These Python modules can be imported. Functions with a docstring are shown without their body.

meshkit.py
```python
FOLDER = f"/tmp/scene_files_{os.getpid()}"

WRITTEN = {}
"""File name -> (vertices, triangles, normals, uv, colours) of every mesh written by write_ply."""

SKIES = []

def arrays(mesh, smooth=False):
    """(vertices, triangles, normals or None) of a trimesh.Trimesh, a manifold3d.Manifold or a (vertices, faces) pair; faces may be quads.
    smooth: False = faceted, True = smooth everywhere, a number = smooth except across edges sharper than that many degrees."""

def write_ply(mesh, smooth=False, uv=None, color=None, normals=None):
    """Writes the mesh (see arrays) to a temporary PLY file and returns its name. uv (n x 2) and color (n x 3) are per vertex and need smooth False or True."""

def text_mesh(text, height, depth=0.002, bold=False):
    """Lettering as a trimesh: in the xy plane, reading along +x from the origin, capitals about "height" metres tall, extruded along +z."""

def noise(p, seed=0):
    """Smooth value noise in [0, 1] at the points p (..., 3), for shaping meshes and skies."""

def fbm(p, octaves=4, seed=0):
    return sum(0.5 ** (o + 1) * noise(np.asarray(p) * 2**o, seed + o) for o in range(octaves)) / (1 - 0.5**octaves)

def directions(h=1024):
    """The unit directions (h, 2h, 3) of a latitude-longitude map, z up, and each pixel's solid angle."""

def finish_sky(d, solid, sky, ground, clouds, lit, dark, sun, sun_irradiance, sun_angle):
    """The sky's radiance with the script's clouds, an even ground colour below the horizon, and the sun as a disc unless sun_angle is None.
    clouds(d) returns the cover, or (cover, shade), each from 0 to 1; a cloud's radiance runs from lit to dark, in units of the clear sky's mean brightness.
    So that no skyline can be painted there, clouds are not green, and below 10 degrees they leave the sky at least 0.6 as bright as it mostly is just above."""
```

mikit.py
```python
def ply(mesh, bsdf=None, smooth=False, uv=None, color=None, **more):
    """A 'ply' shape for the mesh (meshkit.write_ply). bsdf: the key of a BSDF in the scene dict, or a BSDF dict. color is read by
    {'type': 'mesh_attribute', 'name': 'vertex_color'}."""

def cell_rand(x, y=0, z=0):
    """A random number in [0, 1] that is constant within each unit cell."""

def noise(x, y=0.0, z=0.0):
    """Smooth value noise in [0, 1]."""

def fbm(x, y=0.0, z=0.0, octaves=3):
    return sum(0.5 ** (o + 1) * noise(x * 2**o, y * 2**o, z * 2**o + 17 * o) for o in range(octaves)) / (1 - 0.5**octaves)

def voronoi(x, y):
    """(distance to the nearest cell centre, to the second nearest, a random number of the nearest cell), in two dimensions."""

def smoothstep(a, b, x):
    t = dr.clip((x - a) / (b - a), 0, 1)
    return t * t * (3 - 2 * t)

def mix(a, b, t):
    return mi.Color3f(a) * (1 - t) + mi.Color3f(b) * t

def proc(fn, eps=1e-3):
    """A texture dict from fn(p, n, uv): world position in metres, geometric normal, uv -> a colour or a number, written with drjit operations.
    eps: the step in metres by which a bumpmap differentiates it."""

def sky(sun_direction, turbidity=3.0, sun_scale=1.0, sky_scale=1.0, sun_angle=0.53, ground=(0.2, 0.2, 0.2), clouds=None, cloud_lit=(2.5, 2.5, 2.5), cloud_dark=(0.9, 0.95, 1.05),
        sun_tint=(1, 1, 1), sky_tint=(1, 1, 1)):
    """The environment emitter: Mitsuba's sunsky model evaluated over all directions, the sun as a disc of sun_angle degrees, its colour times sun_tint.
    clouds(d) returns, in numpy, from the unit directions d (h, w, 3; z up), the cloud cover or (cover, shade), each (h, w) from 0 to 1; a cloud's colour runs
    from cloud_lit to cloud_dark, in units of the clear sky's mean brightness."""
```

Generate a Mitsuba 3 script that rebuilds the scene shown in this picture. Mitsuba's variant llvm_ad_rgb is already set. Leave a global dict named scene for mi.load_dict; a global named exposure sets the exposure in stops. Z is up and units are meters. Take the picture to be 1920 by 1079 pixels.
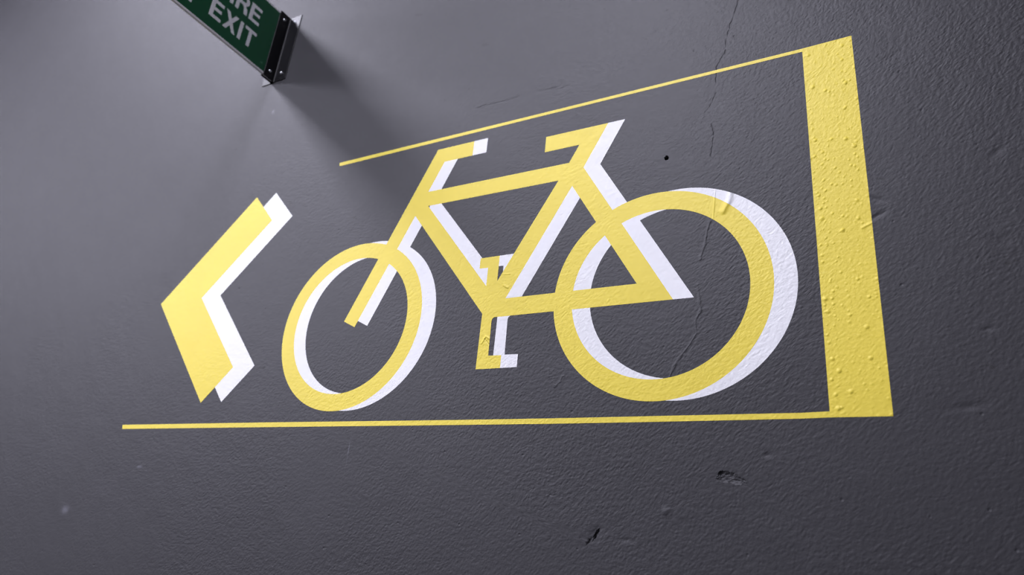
import math
import numpy as np
import drjit as dr
import mitsuba as mi
import mikit
import meshkit
import trimesh
import manifold3d as m3
from shapely.geometry import Polygon, Point, LineString, box
from shapely.ops import unary_union
from shapely import affinity

T = mi.ScalarTransform4f
U = 0.16            # one design unit of the mural (the radius of a bicycle wheel) in metres
Z0 = 1.695          # height of the wheels' centres above the floor

# ------------------------------------------------------------------ camera, lamps, exposure
exposure = 0.03
CAM = np.array([0.86755, -0.89546, 1.29989])
RIGHT = np.array([0.87408529, 0.47626599, 0.0956327])
DOWN = np.array([-0.10484854, 0.37719633, -0.92017917])
FWD = np.array([-0.47432235, 0.79428813, 0.37963756])
scene = {
    'type': 'scene',
    'camera': {
        'type': 'thinlens', 'fov': 71.8316, 'fov_axis': 'x', 'near_clip': 0.02, 'far_clip': 60.0,
        'aperture_radius': 0.0029, 'focus_distance': 1.04,
        'to_world': T().look_at(origin=CAM.tolist(), target=(CAM + FWD).tolist(), up=(-DOWN).tolist()),
    },
}
LAMP = (1.0, 0.99, 1.17)                   # slightly cold white tubes
# (x, y, length along y, width along x, radiance) of the ceiling lamps
LAMPS = [(-2.0, -1.45, 1.15, 0.62, 37.0), (0.04, -2.07, 1.15, 0.62, 50.0), (-5.46, -4.02, 1.15, 2.48, 60.0)]
CEIL = 4.05
labels = {}


def lamp_radiance(v):
    return {'type': 'area', 'radiance': {'type': 'rgb', 'value': [v * c for c in LAMP]}}


# ------------------------------------------------------------------ helpers
def put(key, mesh, bsdf, label=None, category=None, kind=None, group=None, smooth=False, **more):
    scene[key] = mikit.ply(mesh, bsdf, smooth, **more)
    say(key, label, category, kind, group)
    return key


def say(key, label=None, category=None, kind=None, group=None):
    d = {k: v for k, v in dict(label=label, category=category, kind=kind, group=group).items() if v}
    if d:
        labels[key] = d


def bx(x0, x1, y0, y1, z0, z1):
    m = trimesh.creation.box(extents=(x1 - x0, y1 - y0, z1 - z0))
    m.apply_translation(((x0 + x1) / 2, (y0 + y1) / 2, (z0 + z1) / 2))
    return m


def rounded(x0, x1, y0, y1, z0, z1, r):
    """A box with chamfered edges of r."""
    c = []
    for s in range(3):
        e = [r, r, r]
        e[s] = 0
        c.append([[a, b, d] for a in (x0 + e[0], x1 - e[0]) for b in (y0 + e[1], y1 - e[1]) for d in (z0 + e[2], z1 - e[2])])
    return m3.Manifold.hull_points(np.array(sum(c, []), np.float64))


def W(x, z, y=0.0):
    """Mural design units to the world."""
    return (x * U, y, Z0 + z * U)


def flat(shape, y0, y1):
    """A shapely shape in mural units as a thin sheet on the wall between depths y0 (at the wall) and y1 (towards the room, negative)."""
    out = []
    for g in getattr(shape, 'geoms', [shape]):
        if g.geom_type != 'Polygon' or g.area < 2e-5:
            continue
        m = trimesh.creation.extrude_polygon(g, abs(y1 - y0), engine='earcut')
        v = np.array(m.vertices)
        w = np.c_[v[:, 0] * U, y0 - v[:, 2], Z0 + v[:, 1] * U]
        out.append(trimesh.Trimesh(w, np.array(m.faces), process=False))
    m = trimesh.util.concatenate(out)
    if m.volume < 0:
        m.invert()
    return m


# ------------------------------------------------------------------ materials
def seg_dist(x, z, pts):
    """Distance from (x, z) to a polyline, in metres."""
    d = mi.Float(9)
    for (ax, az), (bx_, bz) in zip(pts[:-1], pts[1:]):
        ux, uz = bx_ - ax, bz - az
        t = dr.clip(((x - ax) * ux + (z - az) * uz) / (ux * ux + uz * uz), 0, 1)
        d = dr.minimum(d, dr.sqrt(dr.square(x - ax - t * ux) + dr.square(z - az - t * uz)))
    return d


def M(pts):
    return [(x * U, Z0 + z * U) for x, z in pts]


CRACKS = [M(c) for c in (
    [(4.37, 3.10), (4.27, 2.78), (4.225, 2.604), (4.215, 2.45), (4.165, 2.38), (4.133, 2.306), (4.119, 2.12)],
    [(4.115, 1.99), (4.06, 1.86), (4.01, 1.80)], [(4.07, 1.65), (4.095, 1.56), (4.08, 1.45), (4.062, 1.30)],
    [(4.045, 0.62), (4.015, 0.52), (4.00, 0.42), (3.955, 0.26)],
    [(3.93, 0.02), (3.945, -0.12), (3.955, -0.22), (3.91, -0.31), (3.92, -0.42), (3.86, -0.52), (3.75, -0.66), (3.69, -0.80)],
)]
SEAM = M([(0.95, 2.565), (1.45, 2.580), (1.82, 2.574), (2.162, 2.582), (2.425, 2.575), (2.75, 2.560)])
FLAKE = M([(2.56, -0.66), (2.565, -0.72), (2.63, -0.83), (2.68, -0.79), (2.70, -0.74), (2.72, -0.735)])
SPECKS = [(-0.24, 1.397, 7, 3), (-1.435, 1.81, 7, 4), (1.336, 3.524, 9, 4), (0.175, 4.429, 12, 4), (2.646, 2.147, 3, 4), (5.287, 2.293, 3, 2), (3.923, 1.603, 2, 2), (4.385, 1.464, 2, 2),
          (1.604, 1.498, 2, 2), (5.856, 1.169, 3, 2), (4.309, 0.056, 2, 2), (4.243, -0.116, 2, 2), (6.137, -0.074, 4, 2), (5.943, -0.829, 3, 3), (0.052, -0.272, 3, 2), (2.176, -1.893, 3, 3),
          (4.449, -1.572, 2, 2), (-1.132, -1.271, 5, 4), (0.982, -0.809, 4, 2), (3.141, -0.681, 2, 3), (1.168, 1.833, 2, 2), (0.86, 2.83, 3, 3), (1.2, 2.9, 3, 2), (5.4, 0.78, 6, 2), (4.215, 0.90, 2, 3),
          (-2.1, -0.3, 5, 3), (-3.1, -0.9, 4, 3), (-1.2, -0.45, 4, 3), (0.35, -0.75, 3, 3), (-2.9, 3.0, 4, 4), (-1.6, 3.1, 4, 3), (2.9, 3.5, 3, 2), (3.4, 2.9, 3, 2), (6.3, 1.4, 3, 2)]   # x, z, half width, half height in mm
DENTS = [(5.35, 0.60, 18, 5, -0.4, 0.9), (6.12, 0.12, 14, 5, -0.6, 0.6), (6.2, 0.85, 15, 6, 0.7, 0.6), (5.95, -0.55, 6, 4, 0.2, 0.7), (5.36, 0.45, 14, 4, 0.5, 0.9), (5.75, -1.1, 22, 5, 0.1, 0.5),
         (4.45, -1.43, 5, 4, 0, 0.9), (3.09, -2.08, 16, 9, 0.7, 1.0), (3.35, -2.10, 14, 4, 0.0, 0.6), (3.675, -1.87, 6, 5, 0.0, -1.0), (3.5, 2.95, 12, 4, 0.5, 0.5), (1.35, 3.60, 16, 3, 0.3, 0.5),
         (4.9, 2.9, 14, 4, 0.6, 0.6), (5.6, 1.95, 10, 4, 0.3, 0.5), (0.0, 3.75, 12, 5, 0.3, -0.5), (2.5, 2.55, 14, 4, 0.2, 0.5)]   # x, z, half length, half width in mm, turn, depth in mm


def hash_dots(x, z, size, share, rmin, rmax):
    """Sparse round blisters: one in a share of the cells of the given size, from 0 to 1 in height."""
    h = mi.Float(0)
    i, k = dr.floor(x / size), dr.floor(z / size)
    for a in (-1, 0, 1):
        for b in (-1, 0, 1):
            cx, cz = i + a, k + b
            on = mikit.cell_rand(cx, cz, 11) < share
            px = (cx + mikit.cell_rand(cx, cz, 12)) * size
            pz = (cz + mikit.cell_rand(cx, cz, 13)) * size
            r = rmin + (rmax - rmin) * mikit.cell_rand(cx, cz, 14)
            d = (dr.square(x - px) + dr.square(z - pz)) / dr.square(r)
            h = dr.maximum(h, dr.select(on & (d < 1), dr.square(1 - d) * r * 0.26, 0))
    return h


def plaster(x, z):
    """Height in metres of the rolled paint on the rendered wall."""
    wx = x + 0.004 * mikit.noise(x * 60, z * 60, 3.0)
    wz = z + 0.004 * mikit.noise(x * 60, z * 60, 8.0)
    a, b = (wx + wz) * 0.7071, (wx - wz) * 0.7071
    fine = mikit.fbm(a * 250, b * 390, 1.0, 2) * 0.00046
    rough = 0.55 + 0.9 * mikit.noise(x * 7, z * 7, 5.0)
    broad = mikit.fbm(x * 26 + z * 9, z * 24, 2.0, 2) * 0.0005
    slow = mikit.fbm(x * 5, z * 5, 4.0, 2) * 0.0012
    return fine * rough + broad + slow


def wall_height(p, n, uv):
    x, z = p.x, p.z
    h = plaster(x, z)
    wob = 0.0022 * (mikit.noise(x * 190, z * 190, 6.0) - 0.5)
    for i, c in enumerate(CRACKS):
        d = seg_dist(x, z, c) + wob
        h = h + (0.00060 * dr.exp(-dr.square(d / 0.0015)) if i > 2 else -0.00062 * dr.exp(-dr.square(d / 0.0009)))
    ds = seg_dist(x, z, SEAM) + wob * 2
    h = h - 0.0005 * dr.exp(-dr.square(ds / 0.0016)) * mikit.smoothstep(0.35, 0.65, mikit.noise(x * 40, z * 90, 7.0))
    h = h + 0.0005 * dr.exp(-dr.square((seg_dist(x, z, FLAKE) + wob) / 0.0016))
    for cx, cz, a, b, t, dep in DENTS:
        dx, dz = x - cx * U, z - (Z0 + cz * U)
        q = dr.square((dx * math.cos(t) + dz * math.sin(t)) / (a * 1e-3)) + dr.square((dz * math.cos(t) - dx * math.sin(t)) / (b * 1e-3))
        q = q * (0.6 + 0.9 * mikit.noise(x * 150, z * 150, 9.0))
        h = h - dep * 1e-3 * dr.exp(-q * 1.5)
    h = h - hash_dots(x, z, 0.05, 0.22, 0.0012, 0.0028) * 0.9
    return h


PAINT = (0.0222, 0.0214, 0.0248)


def wall_color(p, n, uv):
    x, z = p.x, p.z
    k = 0.92 + 0.16 * mikit.fbm(x * 9, z * 9, 12.0, 3)
    c = mi.Color3f(PAINT) * k
    dark = mi.Float(0)
    for i, (cx, cz, a, b) in enumerate(SPECKS):
        d = dr.square((x - cx * U) / (a * 1e-3)) + dr.square((z - Z0 - cz * U + 0.35 * (x - cx * U)) / (b * 1e-3))
        d = d * (0.5 + 1.1 * mikit.noise(x * 420, z * 420, float(i)))
        dark = dr.maximum(dark, mikit.smoothstep(1.0, 0.5, d))
    pale = mi.Float(0)
    for cx, cz, a, b in ((-4.275, -2.195, 13, 9), (-2.29, 3.506, 4, 7), (0.337, -1.40, 0.9, 26), (-3.0, -1.63, 9, 3)):
        d = dr.square((x - cx * U) / (a * 1e-3)) + dr.square((z - Z0 - cz * U) / (b * 1e-3))
        pale = dr.maximum(pale, dr.exp(-1.5 * d) * (0.4 + 0.6 * mikit.noise(x * 200, z * 120, 30.0)))
    c = mikit.mix(c, (0.012, 0.011, 0.012), dark * 0.85)
    return mikit.mix(c, (0.16, 0.16, 0.19), pale * 0.6)


def film_height(p, n, uv):
    """The sticker film follows the plaster, with blisters of trapped air and a few creases."""
    x, z = p.x, p.z
    near = mikit.smoothstep(0.745, 0.79, x)                     # the big bar was rubbed on worst
    h = plaster(x, z) * 0.75
    patch = mikit.smoothstep(0.35, 0.7, mikit.noise(x * 14, z * 14, 21.0))
    h = h + hash_dots(x, z, 0.0085, 0.7, 0.0012, 0.0028) * (0.45 + 0.55 * patch) * (0.12 + 0.80 * near)
    h = h + hash_dots(x + 0.4, z, 0.021, 0.6, 0.0016, 0.0040) * (0.10 + 0.85 * near)
    for pts, wd, hh in CREASES:
        h = h + hh * dr.exp(-dr.square(seg_dist(x, z, pts) / wd))
    return h


CREASES = [(M([(4.24, 0.93), (4.215, 0.80), (4.16, 0.70)]), 0.0040, 0.0016), (M([(4.10, 0.99), (4.07, 0.62)]), 0.001, 0.0004), (M([(1.80, -0.36), (1.84, -0.29), (1.90, -0.33)]), 0.0015, 0.0010),
           (M([(1.83, -0.32), (1.89, -0.38)]), 0.001, -0.0008), (M([(5.375, 0.42), (5.24, 0.36)]), 0.0016, 0.0007), (M([(1.98, 0.24), (2.03, 0.21)]), 0.0016, 0.0010), (M([(1.92, 0.37), (2.04, 0.36)]), 0.001, 0.0005)]


def film(color):
    return {'type': 'bumpmap', 'arbitrary': mikit.proc(film_height, eps=6e-4), 'scale': 1.0,
            'bsdf': {'type': 'principled', 'base_color': color, 'roughness': 0.55, 'specular': 0.5}}


def yellow_color(p, n, uv):
    k = 0.97 + 0.06 * mikit.fbm(p.x * 12, p.z * 12, 15.0, 2)
    return mi.Color3f(0.750, 0.604, 0.060) * k


def white_color(p, n, uv):
    k = 0.97 + 0.05 * mikit.fbm(p.x * 14, p.z * 14, 16.0, 2)
    return mi.Color3f(0.757, 0.757, 0.757) * k


def concrete(p, n, uv):
    return mi.Color3f(0.085, 0.083, 0.082) * (0.7 + 0.6 * mikit.fbm(p.x * 3, p.y * 3, p.z * 3, 4))


def white_paint(p, n, uv):
    return mi.Color3f(0.60, 0.60, 0.61) * (0.95 + 0.1 * mikit.fbm(p.x * 4, p.y * 4, p.z * 4, 3))


scene['wall_paint'] = {'type': 'bumpmap', 'arbitrary': mikit.proc(wall_height, eps=6e-4), 'scale': 1.0,
                       'bsdf': {'type': 'principled', 'base_color': mikit.proc(wall_color), 'roughness': 0.61, 'specular': 0.57}}
scene['yellow_film'] = film(mikit.proc(yellow_color))
scene['white_film'] = film(mikit.proc(white_color))
scene['floor_concrete'] = {'type': 'principled', 'base_color': mikit.proc(concrete), 'roughness': 0.7}
scene['grey_paint'] = {'type': 'principled', 'base_color': {'type': 'rgb', 'value': [0.06, 0.06, 0.065]}, 'roughness': 0.7}
scene['ceiling_paint'] = {'type': 'principled', 'base_color': mikit.proc(white_paint), 'roughness': 0.8}
scene['green_print'] = {'type': 'principled', 'base_color': {'type': 'rgb', 'value': [0.006, 0.075, 0.030]}, 'roughness': 0.35, 'specular': 0.4}
scene['white_acrylic'] = {'type': 'principled', 'base_color': {'type': 'rgb', 'value': [0.72, 0.71, 0.72]}, 'roughness': 0.35}
scene['white_print'] = {'type': 'principled', 'base_color': {'type': 'rgb', 'value': [0.72, 0.72, 0.74]}, 'roughness': 0.4}
scene['pale_green_print'] = {'type': 'principled', 'base_color': {'type': 'rgb', 'value': [0.05, 0.16, 0.09]}, 'roughness': 0.4}
scene['black_metal'] = {'type': 'principled', 'base_color': {'type': 'rgb', 'value': [0.003, 0.003, 0.004]}, 'roughness': 0.40, 'specular': 0.25}
scene['screw_metal'] = {'type': 'roughconductor', 'material': 'none', 'specular_reflectance': {'type': 'rgb', 'value': [0.85, 0.85, 0.88]}, 'alpha': 0.22}
scene['lamp_metal'] = {'type': 'principled', 'base_color': {'type': 'rgb', 'value': [0.7, 0.7, 0.7]}, 'roughness': 0.4}
scene['lamp_diffuser'] = {'type': 'diffuse', 'reflectance': {'type': 'rgb', 'value': [0.8, 0.8, 0.8]}}

# ------------------------------------------------------------------ the room
X0, X1, Y0 = -8.4, 3.4, -5.3
rng = np.random.default_rng(5)
slab = m3.Manifold.cube((X1 - X0 + 0.4, 0.25, CEIL + 0.2)).translate((X0 - 0.2, 0, -0.1))


def gouge(x, z, rx, rz, depth, turn, rough, seed, sub=4):
    """A rough pit cut into the wall: an uneven ellipsoid centred on the wall's face."""
    ico = trimesh.creation.icosphere(subdivisions=sub)
    v = np.array(ico.vertices)
    k = 1 + rough * (meshkit.fbm(v * 2.3 + seed, 3, seed) - 0.5) * 2
    v = v * k[:, None] * np.array([rx, depth, rz])
    c, s = math.cos(turn), math.sin(turn)
    v = np.c_[v[:, 0] * c - v[:, 2] * s, v[:, 1], v[:, 0] * s + v[:, 2] * c] + np.array(W(x, z))
    return m3.Manifold(m3.Mesh(v.astype(np.float32), np.array(ico.faces, np.uint32)))


for g in (gouge(3.640, 1.375, 0.0036, 0.0042, 0.020, 0.2, 0.25, 1, 3),             # old drill hole
          gouge(4.150, -1.598, 0.0125, 0.0066, 0.0024, 0.12, 0.35, 2), gouge(4.215, -1.622, 0.0130, 0.0050, 0.0022, -0.15, 0.35, 3), gouge(4.110, -1.575, 0.0050, 0.0040, 0.0030, 0.6, 0.3, 4),   # chipped plaster
          gouge(3.105, -2.075, 0.0022, 0.009, 0.003, -0.5, 0.6, 5, 3), gouge(3.045, -2.13, 0.0018, 0.006, 0.002, -0.6, 0.5, 6, 3)):
    slab = slab - g
put('wall_back', slab, 'wall_paint', 'charcoal grey painted plaster wall with a rolled texture, fine cracks and small chips', kind='structure')
put('floor', bx(X0 - 0.2, X1 + 0.2, Y0 - 0.2, 0.2, -0.1, 0), 'floor_concrete', 'grey concrete floor', kind='structure')
put('ceiling', bx(X0 - 0.2, X1 + 0.2, Y0 - 0.2, 0.2, CEIL, CEIL + 0.1), 'ceiling_paint', 'white painted ceiling', kind='structure')
put('wall_left', bx(X0 - 0.2, X0, Y0, 0, 0, CEIL), 'grey_paint', 'grey wall at the far end', kind='structure')
put('wall_right', bx(X1, X1 + 0.2, Y0, 0, 0, CEIL), 'grey_paint', 'grey wall at the near end', kind='structure')
put('wall_front', bx(X0 - 0.2, X1 + 0.2, Y0 - 0.2, Y0, 0, CEIL), 'grey_paint', 'grey wall opposite the mural', kind='structure')

for i, (lx, ly, ll, lw, rad) in enumerate(LAMPS):
    key = 'ceiling_lamp' + ('_%03d' % i if i else '')
    frame = m3.Manifold.cube((lw + 0.05, ll + 0.05, 0.05), True) - m3.Manifold.cube((lw, ll, 0.06), True).translate((0, 0, -0.02))
    put(key + '__frame', frame.translate((lx, ly, CEIL - 0.025)), 'lamp_metal')
    m = bx(lx - lw / 2 + 0.002, lx + lw / 2 - 0.002, ly - ll / 2 + 0.002, ly + ll / 2 - 0.002, CEIL - 0.048, CEIL - 0.044)
    keep = m.face_normals[:, 2] < -0.5
    put(key + '__diffuser', (np.array(m.vertices), np.array(m.faces)[keep]), 'lamp_diffuser', 'glowing white diffuser', emitter=lamp_radiance(rad))
    say(key, ('square-edged white ceiling lamp nearest the exit sign', 'white ceiling lamp at the far end of the ceiling', 'white ceiling lamp behind the camera')[i], 'lamp')

# ------------------------------------------------------------------ the painted signs on the wall
FILM, BACK = 0.00035, -0.00002
# frame: a heavy upright bar on the right with a thin line running left from its top and from its foot
bar = Polygon([(4.901, 2.232), (4.897, 2.268), (5.313, 2.277), (5.314, 0.427), (5.313, -1.153), (4.900, -1.154), (4.902, -1.109)])
top_line = [(-0.698, 2.274), (0.6, 2.2725), (1.86, 2.268), (2.6, 2.267), (4.897, 2.268), (4.901, 2.232), (2.127, 2.229), (-0.684, 2.222)]
bottom_line = [(4.902, -1.109), (4.900, -1.154), (4.694, -1.160), (3.539, -1.168), (2.557, -1.171), (1.2, -1.168), (-0.9, -1.161), (-3.583, -1.155), (-3.600, -1.101), (-0.947, -1.107), (1.52, -1.120), (2.553, -1.122), (4.696, -1.116)]
say('border', 'yellow open frame of a wide upright bar with thin lines around the bicycle symbol', 'border')
put('border__upright_bar', flat(bar, BACK, BACK - FILM), 'yellow_film', 'wide yellow upright bar')
put('border__top_line', flat(Polygon(top_line), BACK, BACK - FILM), 'yellow_film', 'thin yellow line along the top')
put('border__bottom_line', flat(Polygon(bottom_line), BACK, BACK - FILM), 'yellow_film', 'thin yellow line along the bottom')

# arrow
arrow = Polygon([(-3.572, 0.595), (-2.139, 2.037), (-1.711, 1.607), (-2.717, 0.596), (-1.741, -0.417), (-2.167, -0.848)])
arrow_white = affinity.translate(arrow, 0.3705, 0.0).difference(arrow)
say('arrow_sign', 'yellow arrowhead pointing left with a white offset edge, in front of the bicycle symbol', 'arrow')
put('arrow_sign__chevron', flat(arrow, BACK, BACK - FILM), 'yellow_film', 'yellow chevron')
put('arrow_sign__offset_edge', flat(arrow_white, BACK, BACK - FILM), 'white_film', 'white offset edge')


# bicycle
def ring(x, z, ro=1.0, ri=0.811):
    return Point(x, z).buffer(ro, 96).difference(Point(x, z).buffer(ri, 96))


fork = Polygon([(0.878, 2.107), (0.9995, 1.913), (0.831, 1.545), (0.700, 1.253), (0.098, -0.051), (-0.075, 0.031)])
handlebar = Polygon([(0.877, 2.107), (1.381, 2.107), (1.381, 1.9145), (0.9, 1.9145)])
saddle = Polygon([(2.312, 1.936), (3.022, 1.934), (2.776, 1.454), (2.664, 1.259), (2.502, 1.352), (2.609, 1.545), (2.712, 1.742), (2.312, 1.742)])
top_tube = Polygon([(0.79, 1.545), (2.609, 1.545), (2.776, 1.454), (2.664, 1.259), (2.502, 1.354), (0.75, 1.354)])
down_tube = Polygon([(0.700, 1.253), (0.705, 1.45), (0.80, 1.46), (0.862, 1.354), (1.775, 0.255), (2.02, -0.05), (1.9, -0.097), (1.808, -0.097), (1.766, -0.046)])
seat_tube = Polygon([(2.502, 1.354), (2.664, 1.259), (2.020, 0.095), (1.95, -0.04), (1.78, 0.05), (1.904, 0.303)])
seat_stay = Polygon([(2.776, 1.454), (3.718, -0.0945), (3.50, -0.0945), (3.377, 0.1015), (2.664, 1.259)])
chain_stay = Polygon([(1.80, 0.0945), (3.60, 0.0945), (3.718, -0.0945), (1.80, -0.0965)])
crank_up = Polygon([(1.667, 0.582), (1.8965, 0.582), (1.900, 0.28), (1.84, 0.05), (1.775, 0.12), (1.772, 0.461), (1.668, 0.464)])
crank_low = Polygon([(1.766, 0.0), (1.766, -0.626), (2.041, -0.627), (2.040, -0.498), (1.893, -0.494), (1.886, -0.135), (1.892, -0.112), (1.912, -0.0965), (1.94, 0.0)])
SHAPES = [('frame', unary_union([top_tube, down_tube, seat_tube, seat_stay, chain_stay]).buffer(0.002, join_style=2).buffer(-0.002, join_style=2), None), ('fork', fork, None), ('handlebar', handlebar, None),
          ('saddle', saddle, None), ('crank', crank_up, None), ('crank_001', crank_low, None), ('front_wheel', ring(0, 0), None), ('rear_wheel', ring(3.560, 0.005), None)]
silhouette = unary_union([s for _, s, _ in SHAPES]).buffer(0.002, join_style=2).buffer(-0.002, join_style=2)
say('bicycle_symbol', 'large yellow bicycle symbol with white offset edge on the dark wall', 'bicycle sign')
taken, taken_white = None, silhouette
for name, s, _ in SHAPES:
    own = s if taken is None else s.difference(taken)
    taken = s if taken is None else taken.union(s)
    put('bicycle_symbol__' + name, flat(own, BACK, BACK - FILM), 'yellow_film')
for name, s, _ in SHAPES:
    w = affinity.translate(s, 0.183, 0.0).difference(taken_white)
    taken_white = taken_white.union(w)
    w = w.buffer(-0.002).buffer(0.002, join_style=2)
    for n, g in enumerate(sorted((g for g in getattr(w, 'geoms', [w]) if g.area > 0.0008), key=lambda g: -g.area)):
        put('bicycle_symbol__' + name + '__offset_edge' + ('_%03d' % n if n else ''), flat(g, BACK, BACK - FILM), 'white_film', 'white offset edge')

# ------------------------------------------------------------------ the hanging exit sign, at right angles to the wall
PX = -2.464 * U                      # the face towards the mural
PT = 0.0055                          # thickness of the plate
PB, PTOP, PLEN = Z0 + 4.097 * U, Z0 + 5.290 * U, 2.78 * U
say('exit_sign', 'green and white hanging fire exit sign on black angle brackets, sticking out from the wall', 'sign')
put('exit_sign__plate', rounded(PX - PT, PX, -PLEN, -0.004, PB, PTOP, 0.0006), 'white_acrylic', 'white plastic plate')


def on_face(y_u, z_u, shape, d0, d1):
    """A shapely shape (first axis towards the wall, second up, in units, moved by y_u, z_u) as a sheet on the plate's face between d0 and d1 metres out."""
    out = []
    for g in getattr(shape, 'geoms', [shape]):
        m = trimesh.creation.extrude_polygon(g, d1 - d0, engine='earcut')
        v = np.array(m.vertices)
        out.append(trimesh.Trimesh(np.c_[PX + d0 + v[:, 2], (v[:, 0] + y_u) * U, Z0 + (v[:, 1] + z_u) * U], np.array(m.faces), process=False))
    m = trimesh.util.concatenate(out)
    if m.volume < 0:
        m.invert()
    return m


put('exit_sign__green_face', on_face(0, 0, box(-2.745, 4.131, -0.03, 5.256), 0, 0.0002), 'green_print', 'dark green printed face')


def letter(ch, x0, x1, zb, h=0.302):
    """One sans capital as a shapely shape from x0 to x1, standing on zb."""
    w, t, b = x1 - x0, 0.057, 0.054
    if ch == 'I':
        g = box(0, 0, w, h)
    elif ch in 'EF':
        g = unary_union([box(0, 0, t + 0.004, h), box(0, h - b, w, h), box(0, 0.130, w * 0.92, 0.130 + b - 0.002)] + ([box(0, 0, w, b)] if ch == 'E' else []))
    elif ch == 'T':
        g = unary_union([box(0, h - 0.051, w, h), box(w / 2 - 0.0265, 0, w / 2 + 0.0265, h)])
    elif ch == 'X':
        g = Polygon([(0, 0), (0.062, 0), (w, h), (w - 0.062, h)]).union(Polygon([(0, h), (0.062, h), (w, 0), (w - 0.062, 0)]))
    else:
        bowl = box(0, h - 0.168, w - 0.085, h).union(Point(w - 0.085, h - 0.084).buffer(0.084, 24)).difference(box(t, h - 0.116, w - 0.085, h - b).union(Point(w - 0.087, h - 0.085).buffer(0.031, 16)))
        g = unary_union([box(0, 0, t, h), bowl, Polygon([(w * 0.40, h - 0.14), (w * 0.66, h - 0.14), (w - 0.012, 0.10), (w, 0), (w - 0.057, 0), (w - 0.072, 0.09)])])
    return affinity.translate(g, x0, zb)


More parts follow.
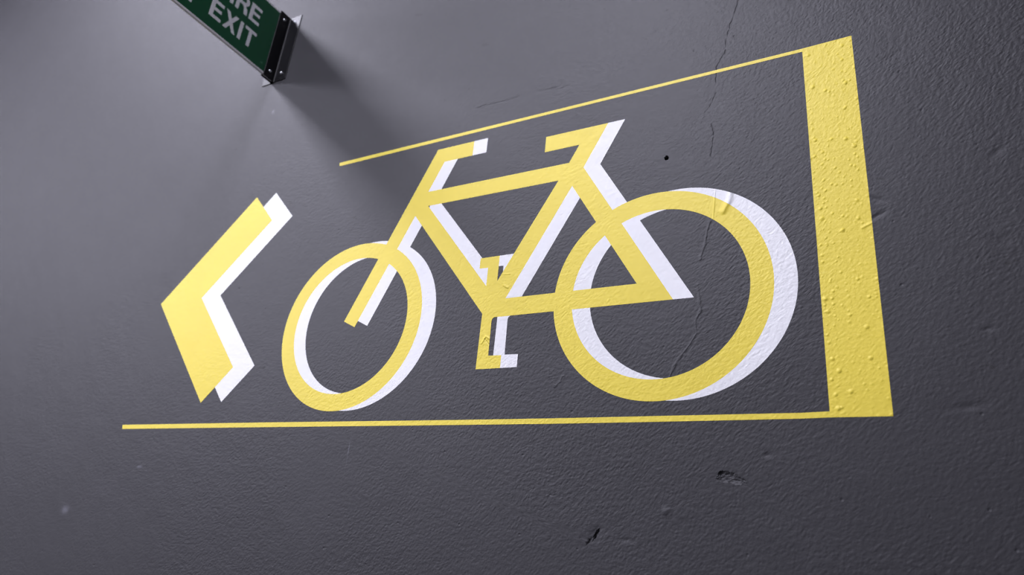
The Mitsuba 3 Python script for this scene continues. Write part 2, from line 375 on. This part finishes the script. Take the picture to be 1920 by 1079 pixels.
for n, (ch, x0, x1, zb) in enumerate([('F', -1.272, -1.085, 4.738), ('I', -1.039, -0.985, 4.738), ('R', -0.945, -0.731, 4.738), ('E', -0.698, -0.504, 4.738),
                                      ('E', -1.276, -1.080, 4.306), ('X', -1.043, -0.820, 4.306), ('I', -0.784, -0.729, 4.306), ('T', -0.695, -0.486, 4.306)]):
    put('exit_sign__green_face__letter' + ('_%03d' % n if n else ''), on_face(0, 0, letter(ch, x0, x1, zb), 0.0002, 0.00036), 'white_print', 'white letter ' + ch)
door = box(-2.50, 4.262, -1.545, 5.12)
man = unary_union([Point(-1.93, 4.92).buffer(0.075), LineString([(-2.0, 4.80), (-2.07, 4.58)]).buffer(0.06), LineString([(-2.07, 4.58), (-1.92, 4.50), (-1.96, 4.33)]).buffer(0.04),
                   LineString([(-2.07, 4.58), (-2.17, 4.47), (-2.33, 4.46)]).buffer(0.04), LineString([(-2.0, 4.80), (-1.86, 4.72), (-1.78, 4.77)]).buffer(0.03), LineString([(-2.0, 4.80), (-2.15, 4.78), (-2.2, 4.67)]).buffer(0.03)])
put('exit_sign__green_face__pictogram', on_face(0, 0, door.difference(man), 0.0002, 0.00036), 'white_print', 'white panel with a running figure')
put('exit_sign__green_face__maker_mark', on_face(-0.32, 4.228, unary_union([box(0, 0.0, 0.05, 0.008), box(0.01, 0.016, 0.055, 0.028), box(0.03, 0.0, 0.04, 0.03)]), 0.0002, 0.0003), 'pale_green_print', 'tiny pale print mark in the corner')

TH = 0.0020


def angle(side, x_face, zb, zt, leg, flange):
    """A steel angle bracket: one flange on the plate, one on the wall."""
    s = side
    a = rounded(min(x_face, x_face + s * TH), max(x_face, x_face + s * TH), -leg, 0, zb, zt, 0.0006)
    b = rounded(min(x_face, x_face + s * flange), max(x_face, x_face + s * flange), -TH, 0, zb, zt, 0.0006)
    f, e = 0.0017, x_face + s * TH * 0.5
    c = np.array([(e, -TH * 0.5), (x_face + s * (TH + f), -TH * 0.5), (x_face + s * (TH + f), -TH), (x_face + s * TH, -TH - f), (e, -TH - f)])
    fold = m3.Manifold.hull_points(np.array([(x, y, z) for x, y in c for z in (zb + 0.0006, zt - 0.0006)]))
    return a + b + fold


def screw(center, axis, r=0.0040, h=0.0030):
    """A pan head with a cross slot, its axis pointing out of the surface."""
    prof = [(r * math.sin(t), h * math.cos(t)) for t in np.linspace(0, math.pi / 2, 10)] + [(0, 0)]
    m = m3.Manifold.revolve(m3.CrossSection([prof[::-1]]), 24)
    if m.volume() < 0:
        m = m3.Manifold.revolve(m3.CrossSection([prof]), 24)
    for t in (20, 110):
        m = m - m3.Manifold.cube((r * 1.0, r * 0.2, h * 0.6), True).rotate((0, 0, t)).translate((0, 0, h))
    mesh = m.to_mesh()
    v, f = np.array(mesh.vert_properties[:, :3]), np.array(mesh.tri_verts)
    v = np.c_[v[:, 2], v[:, 0], v[:, 1]] if axis == 'x' else np.c_[v[:, 0], -v[:, 2], v[:, 1]] if axis == '-y' else np.c_[-v[:, 2], v[:, 0], -v[:, 1]]
    m = trimesh.Trimesh(v + np.array(center), f, process=False)
    if m.volume < 0:
        m.invert()
    return m


Z = lambda z: Z0 + z * U
put('exit_sign__bracket', angle(1, PX, Z(4.082), Z(5.318), 0.215 * U, 0.250 * U), 'black_metal', 'black angle bracket towards the bicycle symbol')
put('exit_sign__bracket_001', angle(-1, PX - PT, Z(4.075), Z(5.318), 0.215 * U, 0.205 * U), 'black_metal', 'black angle bracket on the far side of the plate')
SC = [('exit_sign__bracket', (PX + TH, -0.117 * U, Z(5.199)), 'x'), ('exit_sign__bracket', (PX + TH, -0.117 * U, Z(4.211)), 'x'), ('exit_sign__bracket', (-2.327 * U, -TH, Z(5.202)), '-y'),
      ('exit_sign__bracket', (-2.335 * U, -TH, Z(4.222)), '-y'), ('exit_sign__bracket_001', (-2.640 * U, -TH, Z(5.202)), '-y'), ('exit_sign__bracket_001', (-2.640 * U, -TH, Z(4.215)), '-y')]
count = {}
for owner, c, ax in SC:
    n = count.get(owner, 0)
    count[owner] = n + 1
    put(owner + '__screw' + ('_%03d' % n if n else ''), screw(c, ax), 'screw_metal', smooth=35)
